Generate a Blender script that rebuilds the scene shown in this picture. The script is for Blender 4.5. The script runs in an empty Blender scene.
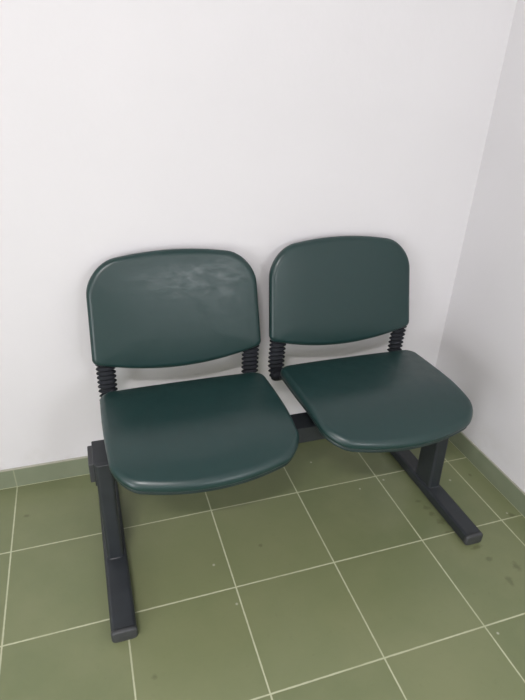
import bpy, bmesh, math
import numpy as np
from mathutils import Vector, Matrix

T = 0.32          # one floor tile, in metres; plans below are in tiles
C = bpy.context.scene.collection
sc = bpy.context.scene

# ------------------------------------------------------------ camera
yaw, pitch, roll = 0.3349, 0.5041, 0.0435
fw = Vector((math.sin(yaw)*math.cos(pitch), math.cos(yaw)*math.cos(pitch), -math.sin(pitch)))
rt = fw.cross(Vector((0, 0, 1))).normalized()
up = rt.cross(fw)
r2 = math.cos(roll)*rt + math.sin(roll)*up
u2 = -math.sin(roll)*rt + math.cos(roll)*up
cd = bpy.data.cameras.new('camera')
cam = bpy.data.objects.new('camera', cd); C.objects.link(cam)
m = Matrix((r2, u2, -fw)).transposed().to_4x4()
m.translation = Vector((1.0425, -5.2096, 4.3756))*T
cam.matrix_world = m
cd.sensor_fit = 'VERTICAL'; cd.sensor_height = 36; cd.lens = 542.1/700*36
cd.clip_start = 0.02
sc.camera = cam

# ------------------------------------------------------------ light
w = bpy.data.worlds.new('world'); sc.world = w; w.use_nodes = True
w.node_tree.nodes['Background'].inputs[0].default_value = (0.95, 0.96, 1, 1)
w.node_tree.nodes['Background'].inputs[1].default_value = 0.15
def area(name, loc, rot, sx, sy, power, col):
    l = bpy.data.lights.new(name, 'AREA'); l.shape = 'RECTANGLE'; l.size = sx; l.size_y = sy
    l.energy = power; l.color = col
    o = bpy.data.objects.new(name, l); C.objects.link(o); o.location = Vector(loc)*T; o.rotation_euler = rot
    return o
LAMP = (-1.6, -9.0, 10.6)
area('ceiling_lamp_light', (LAMP[0], LAMP[1], LAMP[2]-0.30), (0, 0, 0), 0.9, 0.14, 84, (1, 0.955, 0.96))
area('window_daylight', (4.35, -10.46, 4.7), (math.radians(90), 0, 0), 0.42, 0.55, 14, (0.95, 0.965, 1))
area('doorway_daylight', (-4.96, -7.4, 2.35), (math.radians(90), 0, math.radians(-90)), 1.3, 1.35, 40, (0.965, 0.965, 1))
sc.view_settings.view_transform = 'Standard'; sc.view_settings.look = 'None'
sc.view_settings.gamma = 1; sc.view_settings.use_curve_mapping = False
sc.view_settings.exposure = 0.0

# ------------------------------------------------------------ materials
class NT:
    def __init__(s, name):
        s.m = bpy.data.materials.new(name); s.m.use_nodes = True
        s.t = s.m.node_tree; s.b = s.t.nodes['Principled BSDF']
    def n(s, kind, **kw):
        x = s.t.nodes.new(kind)
        for k, v in kw.items(): setattr(x, k, v)
        return x
    def l(s, a, b): s.t.links.new(a, b)
    def val(s, sock, v):
        if isinstance(v, (int, float, tuple)): sock.default_value = v
        else: s.l(v, sock)
    def math(s, op, a, b=0.0, c=None):
        x = s.n('ShaderNodeMath', operation=op); s.val(x.inputs[0], a); s.val(x.inputs[1], b)
        if c is not None: s.val(x.inputs[2], c)
        return x.outputs[0]
    def mix(s, f, a, b):
        x = s.n('ShaderNodeMix', data_type='RGBA'); s.val(x.inputs[0], f); s.val(x.inputs[6], a); s.val(x.inputs[7], b)
        return x.outputs[2]
    def noise(s, vec, scale, detail=3, rough=.5):
        x = s.n('ShaderNodeTexNoise'); s.l(vec, x.inputs['Vector']); x.inputs['Scale'].default_value = scale
        x.inputs['Detail'].default_value = detail; x.inputs['Roughness'].default_value = rough
        return x.outputs[0]
    def coord(s): return s.n('ShaderNodeTexCoord').outputs['Object']
    def ramp(s, f, a, b, c=0.0, d=1.0):
        x = s.n('ShaderNodeMapRange'); x.clamp = True; s.val(x.inputs[0], f)
        for i, v in enumerate((a, b, c, d)): x.inputs[i+1].default_value = v
        return x.outputs[0]
    def bump(s, h, st, dist=.002):
        x = s.n('ShaderNodeBump'); x.inputs['Strength'].default_value = st; x.inputs['Distance'].default_value = dist
        s.l(h, x.inputs['Height']); s.l(x.outputs[0], s.b.inputs['Normal'])

def c4(r, g, b): return (r, g, b, 1)

def mat_wall():
    t = NT('white_wall_paint'); v = t.coord()
    n1 = t.noise(v, 1.3, 4); n2 = t.noise(v, 9, 4)
    c = t.mix(t.ramp(n1, .3, .7), c4(.69, .682, .695), c4(.72, .712, .725))
    # scuffed, dusty band low on the wall
    sp = t.n('ShaderNodeSeparateXYZ'); t.l(v, sp.inputs[0])
    low = t.math('MULTIPLY', t.ramp(sp.outputs[2], .08, .22, 1, 0), t.ramp(n2, .5, .68))
    c = t.mix(t.math('MULTIPLY', low, .45), c, c4(.55, .53, .49))
    t.l(c, t.b.inputs['Base Color']); t.b.inputs['Roughness'].default_value = .7
    t.bump(t.noise(v, 10, 5), .45, .004)
    return t.m

SPOTS = [(4.30,-1.61,.035,.03),(4.31,-1.71,.035,.03),(4.35,-1.83,.05,.035),(4.34,-1.99,.05,.022),(4.50,-2.235,.06,.02),(4.52,-2.40,.035,.025),(4.73,-2.55,.035,.05),(4.55,-2.67,.03,.05),(5.12,-1.29,.02,.02),(1.16,-2.61,.025,.02),(.12,-.55,.03,.02),(2.37,-1.6,.02,.02),(5.16,-1.97,.03,.03),(4.27,-1.5,.03,.02)]
FLECKS = [(4.06,-1.08,.014),(3.72,-1.14,.012),(4.83,-1.30,.014),(1.86,-1.70,.014),(1.96,-2.17,.013),(4.07,-3.09,.013),(3.35,-.56,.013),(5.13,-1.93,.012)]
GROUT = c4(.46, .48, .33)
def mat_floor():
    t = NT('green_floor_tile'); v = t.coord()
    sp = t.n('ShaderNodeSeparateXYZ'); t.l(v, sp.inputs[0])
    X = t.math('DIVIDE', sp.outputs[0], T); Y = t.math('DIVIDE', sp.outputs[1], T)
    def edge(c):
        f = t.math('FRACT', t.math('ADD', c, 100.5)); return t.math('ABSOLUTE', t.math('SUBTRACT', f, .5))
    wob = t.math('MULTIPLY', t.math('SUBTRACT', t.noise(v, 60, 2), .5), .006)
    d = t.math('ADD', t.math('MINIMUM', edge(X), edge(Y)), wob)
    g = t.ramp(d, .0050, .0085, 1, 0)
    cb = t.n('ShaderNodeCombineXYZ')
    t.l(t.math('FLOOR', X), cb.inputs[0]); t.l(t.math('FLOOR', Y), cb.inputs[1])
    wn = t.n('ShaderNodeTexWhiteNoise', noise_dimensions='3D'); t.l(cb.outputs[0], wn.inputs['Vector'])
    base = t.mix(wn.outputs[0], c4(.150, .178, .086), c4(.180, .205, .102))
    base = t.mix(t.ramp(t.noise(v, 3.5, 5, .6), .38, .66, 0, .6), base, c4(.205, .222, .115))
    base = t.mix(t.ramp(t.noise(v, 45, 4, .7), .60, .78, 0, .30), base, c4(.12, .13, .06))
    # dried drip stains and pale flecks
    blot = t.noise(v, 70, 3, .6); st = 0.0
    def blob(x, y, a, b):
        dx = t.math('DIVIDE', t.math('SUBTRACT', X, x), a); dy = t.math('DIVIDE', t.math('SUBTRACT', Y, y), b)
        return t.math('SQRT', t.math('ADD', t.math('MULTIPLY', dx, dx), t.math('MULTIPLY', dy, dy)))
    acc = None
    for x, y, a, b in SPOTS:
        q = blob(x, y, a, b); acc = q if acc is None else t.math('MINIMUM', acc, q)
    acc = t.math('ADD', acc, t.math('MULTIPLY', t.math('SUBTRACT', blot, .5), 2.2))
    base = t.mix(t.ramp(acc, .5, 1.4, .5, 0), base, c4(.075, .082, .035))
    acc = None
    for x, y, a in FLECKS:
        q = blob(x, y, a, a); acc = q if acc is None else t.math('MINIMUM', acc, q)
    base = t.mix(t.ramp(acc, .5, 1.2, .7, 0), base, c4(.5, .5, .42))
    gd = t.mix(t.ramp(t.noise(v, 7, 3), .45, .7), GROUT, c4(.38, .40, .26))
    c = t.mix(g, base, gd)
    t.l(c, t.b.inputs['Base Color'])
    t.l(t.math('ADD', t.math('MULTIPLY', g, .35), t.ramp(t.noise(v, 12, 4), .3, .7, .30, .42)), t.b.inputs['Roughness'])
    t.bump(t.math('ADD', t.math('MULTIPLY', g, -1), t.math('MULTIPLY', t.noise(v, 5, 3), .35)), .22, .0015)
    return t.m
def mat_skirt():
    t = NT('green_skirting_tile'); v = t.coord()
    sp = t.n('ShaderNodeSeparateXYZ'); t.l(v, sp.inputs[0])
    def edge(c):
        f = t.math('FRACT', t.math('ADD', t.math('DIVIDE', c, T), 100.5)); return t.math('ABSOLUTE', t.math('SUBTRACT', f, .5))
    d = edge(sp.outputs[0])
    g = t.ramp(d, .005, .009, .35, 0)
    bot = t.ramp(sp.outputs[2], .0020, .0040, 1, 0)
    top = t.ramp(sp.outputs[2], .0770, .0790, 0, 1)
    base = t.mix(t.ramp(t.noise(v, 8, 4), .35, .7), c4(.19, .22, .145), c4(.22, .25, .170))
    c = t.mix(t.math('MAXIMUM', g, bot), base, GROUT)
    c = t.mix(top, c, c4(.36, .36, .29))
    t.l(c, t.b.inputs['Base Color']); t.b.inputs['Roughness'].default_value = .35
    return t.m
def mat_vinyl():
    t = NT('dark_green_vinyl'); v = t.coord()
    t.b.inputs['Base Color'].default_value = c4(.0095, .034, .0325)
    mp = t.n('ShaderNodeMapping'); t.l(v, mp.inputs[0]); mp.inputs['Scale'].default_value = (1, 1, 2.2); mp.inputs['Rotation'].default_value = (0, .5, 0)
    t.l(t.ramp(t.noise(mp.outputs[0], 26, 4, .6), .32, .74, .279, .44), t.b.inputs['Roughness'])
    t.b.inputs['Specular IOR Level'].default_value = .55
    return t.m
def mat_simple(name, col, rough, col2=None, bscale=120, bst=.1, spec=.5, metal=0):
    t = NT(name); v = t.coord()
    c = t.mix(t.ramp(t.noise(v, 20, 4), .35, .7), c4(*col), c4(*(col2 or [x*1.25 for x in col])))
    t.l(c, t.b.inputs['Base Color']); t.b.inputs['Roughness'].default_value = rough
    t.b.inputs['Specular IOR Level'].default_value = spec; t.b.inputs['Metallic'].default_value = metal
    t.bump(t.noise(v, bscale, 3), bst, .001)
    return t.m
WALL = mat_wall(); FLOOR = mat_floor(); SKIRT = mat_skirt(); VINYL = mat_vinyl()
METAL = mat_simple('black_painted_steel', (.020, .024, .028), .42)
PLASTIC = mat_simple('black_plastic', (.010, .012, .016), .7, spec=.3)
SHELL = mat_simple('dark_shell_plastic', (.013, .026, .025), .45)
RUBBER = mat_simple('grey_black_end_plug', (.04, .043, .046), .45)
CEIL = mat_simple('white_ceiling_paint', (.42, .41, .41), .8, bst=.05)
DARKWALL = mat_simple('beige_wall_paint', (.56, .55, .55), .8, bst=.05)
LAMPW = mat_simple('white_lamp_body', (.8, .8, .78), .5)
DIFF = mat_simple('lamp_diffuser', (.85, .85, .83), .4)

# ------------------------------------------------------------ mesh helpers
def link(name, bm, mat, parent=None, smooth=True, bevel=0.0):
    bmesh.ops.recalc_face_normals(bm, faces=bm.faces[:])
    me = bpy.data.meshes.new(name); bm.to_mesh(me); bm.free(); me.materials.append(mat)
    o = bpy.data.objects.new(name, me); C.objects.link(o)
    if parent: o.parent = parent
    if smooth:
        for p in me.polygons: p.use_smooth = True
    if bevel:
        b = o.modifiers.new('bevel', 'BEVEL'); b.width = bevel; b.segments = 3; b.limit_method = 'ANGLE'
        wn = o.modifiers.new('wn', 'WEIGHTED_NORMAL'); wn.keep_sharp = True
    return o
def box(bm, x0, x1, y0, y1, z0, z1):
    vs = [bm.verts.new((x*T, y*T, z*T)) for x in (x0, x1) for y in (y0, y1) for z in (z0, z1)]
    for f in ((0,1,3,2),(4,6,7,5),(0,4,5,1),(2,3,7,6),(0,2,6,4),(1,5,7,3)): bm.faces.new([vs[i] for i in f])
def loft(rings, cap=True):
    """rings: list of equal-length lists of points in tiles"""
    bm = bmesh.new(); R = [[bm.verts.new(Vector(p)*T) for p in r] for r in rings]; n = len(R[0])
    for a, b in zip(R, R[1:]):
        for i in range(n): bm.faces.new((a[i], a[(i+1) % n], b[(i+1) % n], b[i]))
    if cap: bm.faces.new(R[0][::-1]); bm.faces.new(R[-1])
    return bm
def struct(name, boxes, mat, bevel=0):
    bm = bmesh.new()
    for b in boxes: box(bm, *b)
    o = link(name, bm, mat, smooth=False, bevel=bevel); o['kind'] = 'structure'
    return o

# ------------------------------------------------------------ the room
XL, XR, YB, YF, H = -5.0, 5.29, -0.045, -10.5, 10.65
SX, SY, SH = 5.272, -0.067, 0.259       # skirting faces and height
struct('floor', [(XL-.4, XR+.4, YF-.4, YB+.4, -.3, 0)], FLOOR)
struct('ceiling', [(XL-.4, XR+.4, YF-.4, YB+.4, H, H+.3)], CEIL)
struct('wall_back', [(XL-.4, XR+.4, YB, YB+.4, 0, H)], WALL)
struct('wall_right', [(XR, XR+.4, YF-.4, YB, 0, H)], WALL)
DY0, DY1, DZ = -9.6, -5.2, 6.5      # open doorway on the left
struct('wall_left', [(XL-.4, XL, YF-.4, DY0, 0, H), (XL-.4, XL, DY1, YB, 0, H), (XL-.4, XL, DY0, DY1, DZ, H)], DARKWALL)
WX0, WX1, WZ0, WZ1 = 3.5, 5.15, 3.6, 5.8   # window behind the photographer
struct('wall_front', [(XL, WX0, YF-.4, YF, 0, H), (WX1, XR, YF-.4, YF, 0, H), (WX0, WX1, YF-.4, YF, 0, WZ0), (WX0, WX1, YF-.4, YF, WZ1, H)], DARKWALL)
struct('window_1', [(WX0, WX1, YF-.3, YF-.15, WZ0, WZ0+.15), (WX0, WX1, YF-.3, YF-.15, WZ1-.15, WZ1), (WX0, WX0+.15, YF-.3, YF-.15, WZ0, WZ1), (WX1-.15, WX1, YF-.3, YF-.15, WZ0, WZ1), (4.26, 4.40, YF-.3, YF-.15, WZ0, WZ1)], LAMPW)
struct('trim_1', [(XL-.42, XL+.04, DY0, DY0+.2, 0, DZ), (XL-.42, XL+.04, DY1-.2, DY1, 0, DZ), (XL-.42, XL+.04, DY0, DY1, DZ-.2, DZ)], LAMPW)
struct('baseboard_back', [(XL, SX, SY, YB, 0, SH)], SKIRT, .0012)
struct('baseboard_right', [(SX, XR, YF, YB, 0, SH)], SKIRT, .0012)

# ------------------------------------------------------------ the bench
def tag(o, label, cat, group=None):
    o['label'] = label; o['category'] = cat
    if group: o['group'] = group
bench = bpy.data.objects.new('beam_seat', None); C.objects.link(bench)
tag(bench, 'two-seat waiting bench, dark green vinyl pads on black steel beam, against white wall', 'bench')

def outline(w0, w1, L, r0, r1, b0, b1, n=12):
    V = [(-w0, 0, r0), (w0, 0, r0), (w1, L, r1), (-w1, L, r1)]; out = []
    for i in range(4):
        a = np.array(V[i-1][:2], float); b = np.array(V[i][:2], float); c = np.array(V[(i+1) % 4][:2], float); r = V[i][2]
        d1 = (a-b)/np.linalg.norm(a-b); d2 = (c-b)/np.linalg.norm(c-b)
        ang = math.acos(float(d1@d2)); t = r/math.tan(ang/2)
        p = b+d1*t; q = b+d2*t; ctr = b+(d1+d2)/np.linalg.norm(d1+d2)*r/math.sin(ang/2)
        a0 = math.atan2(*(p-ctr)[::-1]); a1 = math.atan2(*(q-ctr)[::-1])
        while a1 < a0: a1 += 2*math.pi
        for k in range(n+1):
            an = a0+(a1-a0)*k/n; out.append(ctr+r*np.array([math.cos(an), math.sin(an)]))
    pts = []
    for i in range(len(out)):
        a = out[i]; b = out[(i+1) % len(out)]; mm = max(1, int(np.linalg.norm(b-a)/.05))
        for k in range(mm): pts.append(a+(b-a)*k/mm)
    P = np.array(pts); t = P[:, 1]/L; wm = max(w0, w1)
    P[:, 1] += -b0*(1-(P[:, 0]/wm)**2)*np.clip(1-t*2, 0, 1)+b1*(1-(P[:, 0]/wm)**2)*np.clip(t*2-1, 0, 1)
    return P
def chair_xf(p, t):
    x, yw, dy, dz, rl = t
    px, py, pz = p[0], p[1]+1, p[2]-1.3
    px, pz = px*math.cos(rl)-pz*math.sin(rl), px*math.sin(rl)+pz*math.cos(rl)
    px, py = px*math.cos(yw)-py*math.sin(yw), px*math.sin(yw)+py*math.cos(yw)
    return (px+x, py-1+dy, pz+1.3+dz)
BQ = [0.860, 0.832, 0.933, 0.045, 0.287, 0.134, 0.114, -0.334, 1.629, 0.259, 0.024, 0.129]
SQ = [0.804, 0.819, 1.223, 0.200, 0.095, 0.157, 0.031, -1.854, 1.388, 0.026, 0.09, 0.126, -0.007]
CH = [(1.825, 0.009, 0, 0, -.004), (3.639, 0.030, 0.006, 0.022, -.020)]
def back_map(x, v, d):
    W0, W1, Hh, _, _, _, _, y, z, a, sag, th = BQ
    d = d+sag*(x/max(W0, W1))**2
    return (x+.010, y+v*math.sin(a)-d*math.cos(a), z+v*math.cos(a)+d*math.sin(a))
def seat_map(x, v, d):
    w0, w1, L, _, _, _, _, y, z, a, drop, th, rise = SQ
    t = v/L; x *= 1+.10*max(0, t)*max(0, 1-t)
    d = d-drop*min(max(1-t/.45, 0), 1.3)**2+rise*min(max((t-.5)/.5, 0), 1.3)**2
    return (x, y+v*math.cos(a), z-v*math.sin(a)+d)
def pad(o, z0, z1, e, dome, hollow, fmap, t, flip=False, inset0=0.0, groove=0.0):
    """closed cushion between depths z0..z1 with rounded rim radius e; front face domed then hollowed in the middle"""
    c = o.mean(0); d = o-c; l = np.linalg.norm(d, axis=1, keepdims=True)
    rings = []
    def ring(ins, z): rings.append([chair_xf(fmap(float(p[0]), float(p[1]), z), t) for p in c+d*(1-ins/l)])
    def ringz(s, z): rings.append([chair_xf(fmap(float(p[0]), float(p[1]), z), t) for p in c+d*(1-inset0/l-e/l)*s])
    for s in (.02, .4, .75, .95): ringz(s, z0)
    for k in range(0, 5):
        a = k/8*math.pi; ring(inset0+e*.5*(1-math.sin(a)), z0+(1-math.cos(a))*min(e, (z1-z0)/2)*.5)
    ez = min(e*1.3, (z1-z0)*.6)
    for k in range(0, 9):
        a = k/8*math.pi/2; ring(inset0+e*(1-math.cos(a)), z1-ez+ez*math.sin(a))
    for k in range(1, 19):
        s = 1-k/18.3; q = 1-s*s
        ringz(s, z1+dome*(1-s**4)-hollow*max(0, (q-.35)/.65)**2*(3-2*max(0, (q-.35)/.65)))
    return loft(rings)
def bellows(side_x, t):
    P = [(-.370, 1.69), (-.365, 1.60), (-.36, 1.45), (-.36, 1.34), (-.365, 1.28), (-.385, 1.24), (-.43, 1.222), (-.50, 1.23)]
    # dense resample
    D = []
    for i in range(len(P)-1):
        for k in range(20): D.append((P[i][0]+(P[i+1][0]-P[i][0])*k/20, P[i][1]+(P[i+1][1]-P[i][1])*k/20))
    for _ in range(8):
        D = [D[0]]+[((D[i-1][0]+D[i][0]*2+D[i+1][0])/4, (D[i-1][1]+D[i][1]*2+D[i+1][1])/4) for i in range(1, len(D)-1)]+[D[-1]]
    s = [0]
    for i in range(1, len(D)): s.append(s[-1]+math.dist(D[i-1], D[i]))
    n = int(s[-1]/.050)*6; rings = []
    for j in range(n+1):
        q = s[-1]*j/n; i = max(k for k in range(len(s)) if s[k] <= q+1e-9); i = min(i, len(s)-2)
        f = (q-s[i])/(s[i+1]-s[i]); y = D[i][0]+(D[i+1][0]-D[i][0])*f; z = D[i][1]+(D[i+1][1]-D[i][1])*f
        i0, i1 = max(0, i-3), min(len(D)-1, i+4); ty, tz = D[i1][0]-D[i0][0], D[i1][1]-D[i0][1]; L = math.hypot(ty, tz); ty /= L; tz /= L
        ph = (j % 6)/6; rr = 1-abs(2*ph-1)
        a, b = .064+.032*rr, .030+.026*rr
        ring = []
        for k in range(24):
            an = 2*math.pi*k/24; cx = math.copysign(abs(math.cos(an))**.75, math.cos(an))*a; cy = math.sin(an)*b
            ring.append(chair_xf((side_x+cx, y+cy*(-tz), z+cy*ty), t))
        rings.append(ring)
    return loft(rings)
def tube(pts, r, n=12, flat=1.0):
    rings = []
    P = [Vector(p) for p in pts]
    for i, p in enumerate(P):
        d = (P[min(i+1, len(P)-1)]-P[max(i-1, 0)]).normalized()
        a = d.cross(Vector((0, 0, 1)) if abs(d.z) < .9 else Vector((0, 1, 0))).normalized(); b = d.cross(a)
        rings.append([p+a*r*math.cos(2*math.pi*k/n)+b*r*flat*math.sin(2*math.pi*k/n) for k in range(n)])
    return loft(rings)

so = outline(*SQ[:7]); bo = outline(*BQ[:7])
for i, t in enumerate(CH):
    s = link('seat', pad(so, .030, SQ[11]-.012, .06, .020, .004, seat_map, t), VINYL, bench)
    link('seat_pan', pad(so, -.012, .036, .03, .0, .0, seat_map, t, inset0=.016), SHELL, s)
    b = link('backrest', pad(bo, .035, BQ[11]-.012, .065, .018, .0, back_map, t), VINYL, bench)
    link('back_cover', pad(bo, 0, .040, .03, .0, .0, back_map, t, inset0=.012), SHELL, b)
    # folded-steel carrier under each seat, clamped to the beam
    bm = bmesh.new(); cx = t[0]
    for sx in (-.735, .775): 
        sx *= .68; box(bm, cx+sx-.05, cx+sx+.05, -1.48, -.80, 1.19, 1.26)
    box(bm, cx-.5, cx+.52, -1.32, -1.22, 1.17, 1.25); box(bm, cx-.5, cx+.52, -1.17, -1.07, 1.17, 1.25)
    box(bm, cx-.14, cx+.14, -1.34, -1.05, 1.17, 1.372+t[3])
    link('seat_bracket', bm, METAL, s, smooth=False, bevel=.002)
    for sx in (-.730, .775 if i == 0 else .790):
        bl = link('bellows', bellows(sx, t), PLASTIC, bench)
        link('steel_arm', tube([chair_xf((sx*a, y, z), t) for a, y, z in ((1, -.42, 1.225), (.97, -.52, 1.23), (.84, -.66, 1.23), (.70, -.80, 1.235), (.68, -.95, 1.235))], .028), METAL, bl)

BY0, BY1, BZ0, BZ1 = -1.32, -1.07, .985, 1.170
bm = bmesh.new(); box(bm, .885, 4.56, BY0, BY1, BZ0, BZ1)
beam = link('beam', bm, METAL, bench, smooth=False, bevel=.003)
for x0, x1 in ((.842, .893), (4.552, 4.603)):
    bm = bmesh.new(); box(bm, x0, x1, BY0-.012, BY1+.012, BZ0-.012, BZ1+.008)
    link('end_cap', bm, RUBBER, beam, smooth=False, bevel=.003)

def rrect(cx, cy, hx, hy, z, r, n=5):
    out = []
    for sx, sy, a0 in ((1, 1, 0), (-1, 1, 90), (-1, -1, 180), (1, -1, 270)):
        for k in range(n+1):
            a = math.radians(a0+90*k/n); out.append((cx+sx*(hx-r)+r*math.cos(a), cy+sy*(hy-r)+r*math.sin(a), z))
    return out
def foot_ring(y, cx, w, h, r, s=1.0):
    pts = rrect(0, 0, w/2*s, h/2*s, 0, r*s)
    return [(cx+p[0], y, h/2+.004+p[1]) for p in pts]
for fx, yw, fr, fwid in ((.968, 0.004, -2.21, .212), (4.475, 0.010, -2.165, .200)):
    hd = bmesh.new(); box(hd, fx-.086, fx+.082, BY0-.055, BY1+.022, BZ0-.022, BZ1+.045)
    rings = [rrect(fx, -1.32+.5*0, .070, .152, .10, .04)]
    for k in range(0, 9):
        u = k/8; z = .13+(1.213-.13)*u
        rings.append(rrect(fx, -1.32+u*.035, .074, .150-.02*u, z, .035))
    pb = loft(rings)
    me = bpy.data.meshes.new('tmp'); pb.to_mesh(me); pb.free(); hd.from_mesh(me); bpy.data.meshes.remove(me)
    leg = link('leg', hd, METAL, bench, smooth=False, bevel=.0025)
    # weld collar where the post meets the foot bar
    fo = loft([foot_ring(y, fx+(y+1.3)*-yw, fwid, .125, .030) for y in (fr, -1.6, -1.2, -.8, -.36)])
    link('foot_bar', fo, METAL, leg, smooth=False, bevel=.001)
    bm = loft([rrect(fx, -1.32, .080-k*.004, .165-k*.005, .122+k*.005, .045) for k in range(4)])
    link('weld_collar', bm, METAL, leg, smooth=True)
    for y0, sg in ((fr, -1), (-.36, 1)):
        rg = [[(p[0], p[1], max(p[2]-.004, 0.0)) for p in r] for r in [foot_ring(y0+sg*q, fx+(y0+1.3)*-yw, fwid+.005, .129, .034, sc_) for q, sc_ in ((-.006, 1), (.012, 1), (.024, .97), (.032, .91), (.036, .80))]]
        link('end_plug', loft(rg), RUBBER, leg)

# ceiling lamp above and behind the photographer
lamp = bpy.data.objects.new('ceiling_lamp', None); C.objects.link(lamp)
lamp.location = Vector((LAMP[0], LAMP[1], H))*T
tag(lamp, 'long white ceiling lamp mounted on the white ceiling above the doorway side of the room', 'lamp')
bm = bmesh.new(); box(bm, -1.9, 1.9, -.4, .4, -.2, 0); link('lamp_body', bm, LAMPW, lamp, smooth=False, bevel=.004)
bm = bmesh.new(); box(bm, -1.85, 1.85, -.35, .35, -.26, -.201); link('lamp_diffuser', bm, DIFF, lamp, smooth=False, bevel=.004)
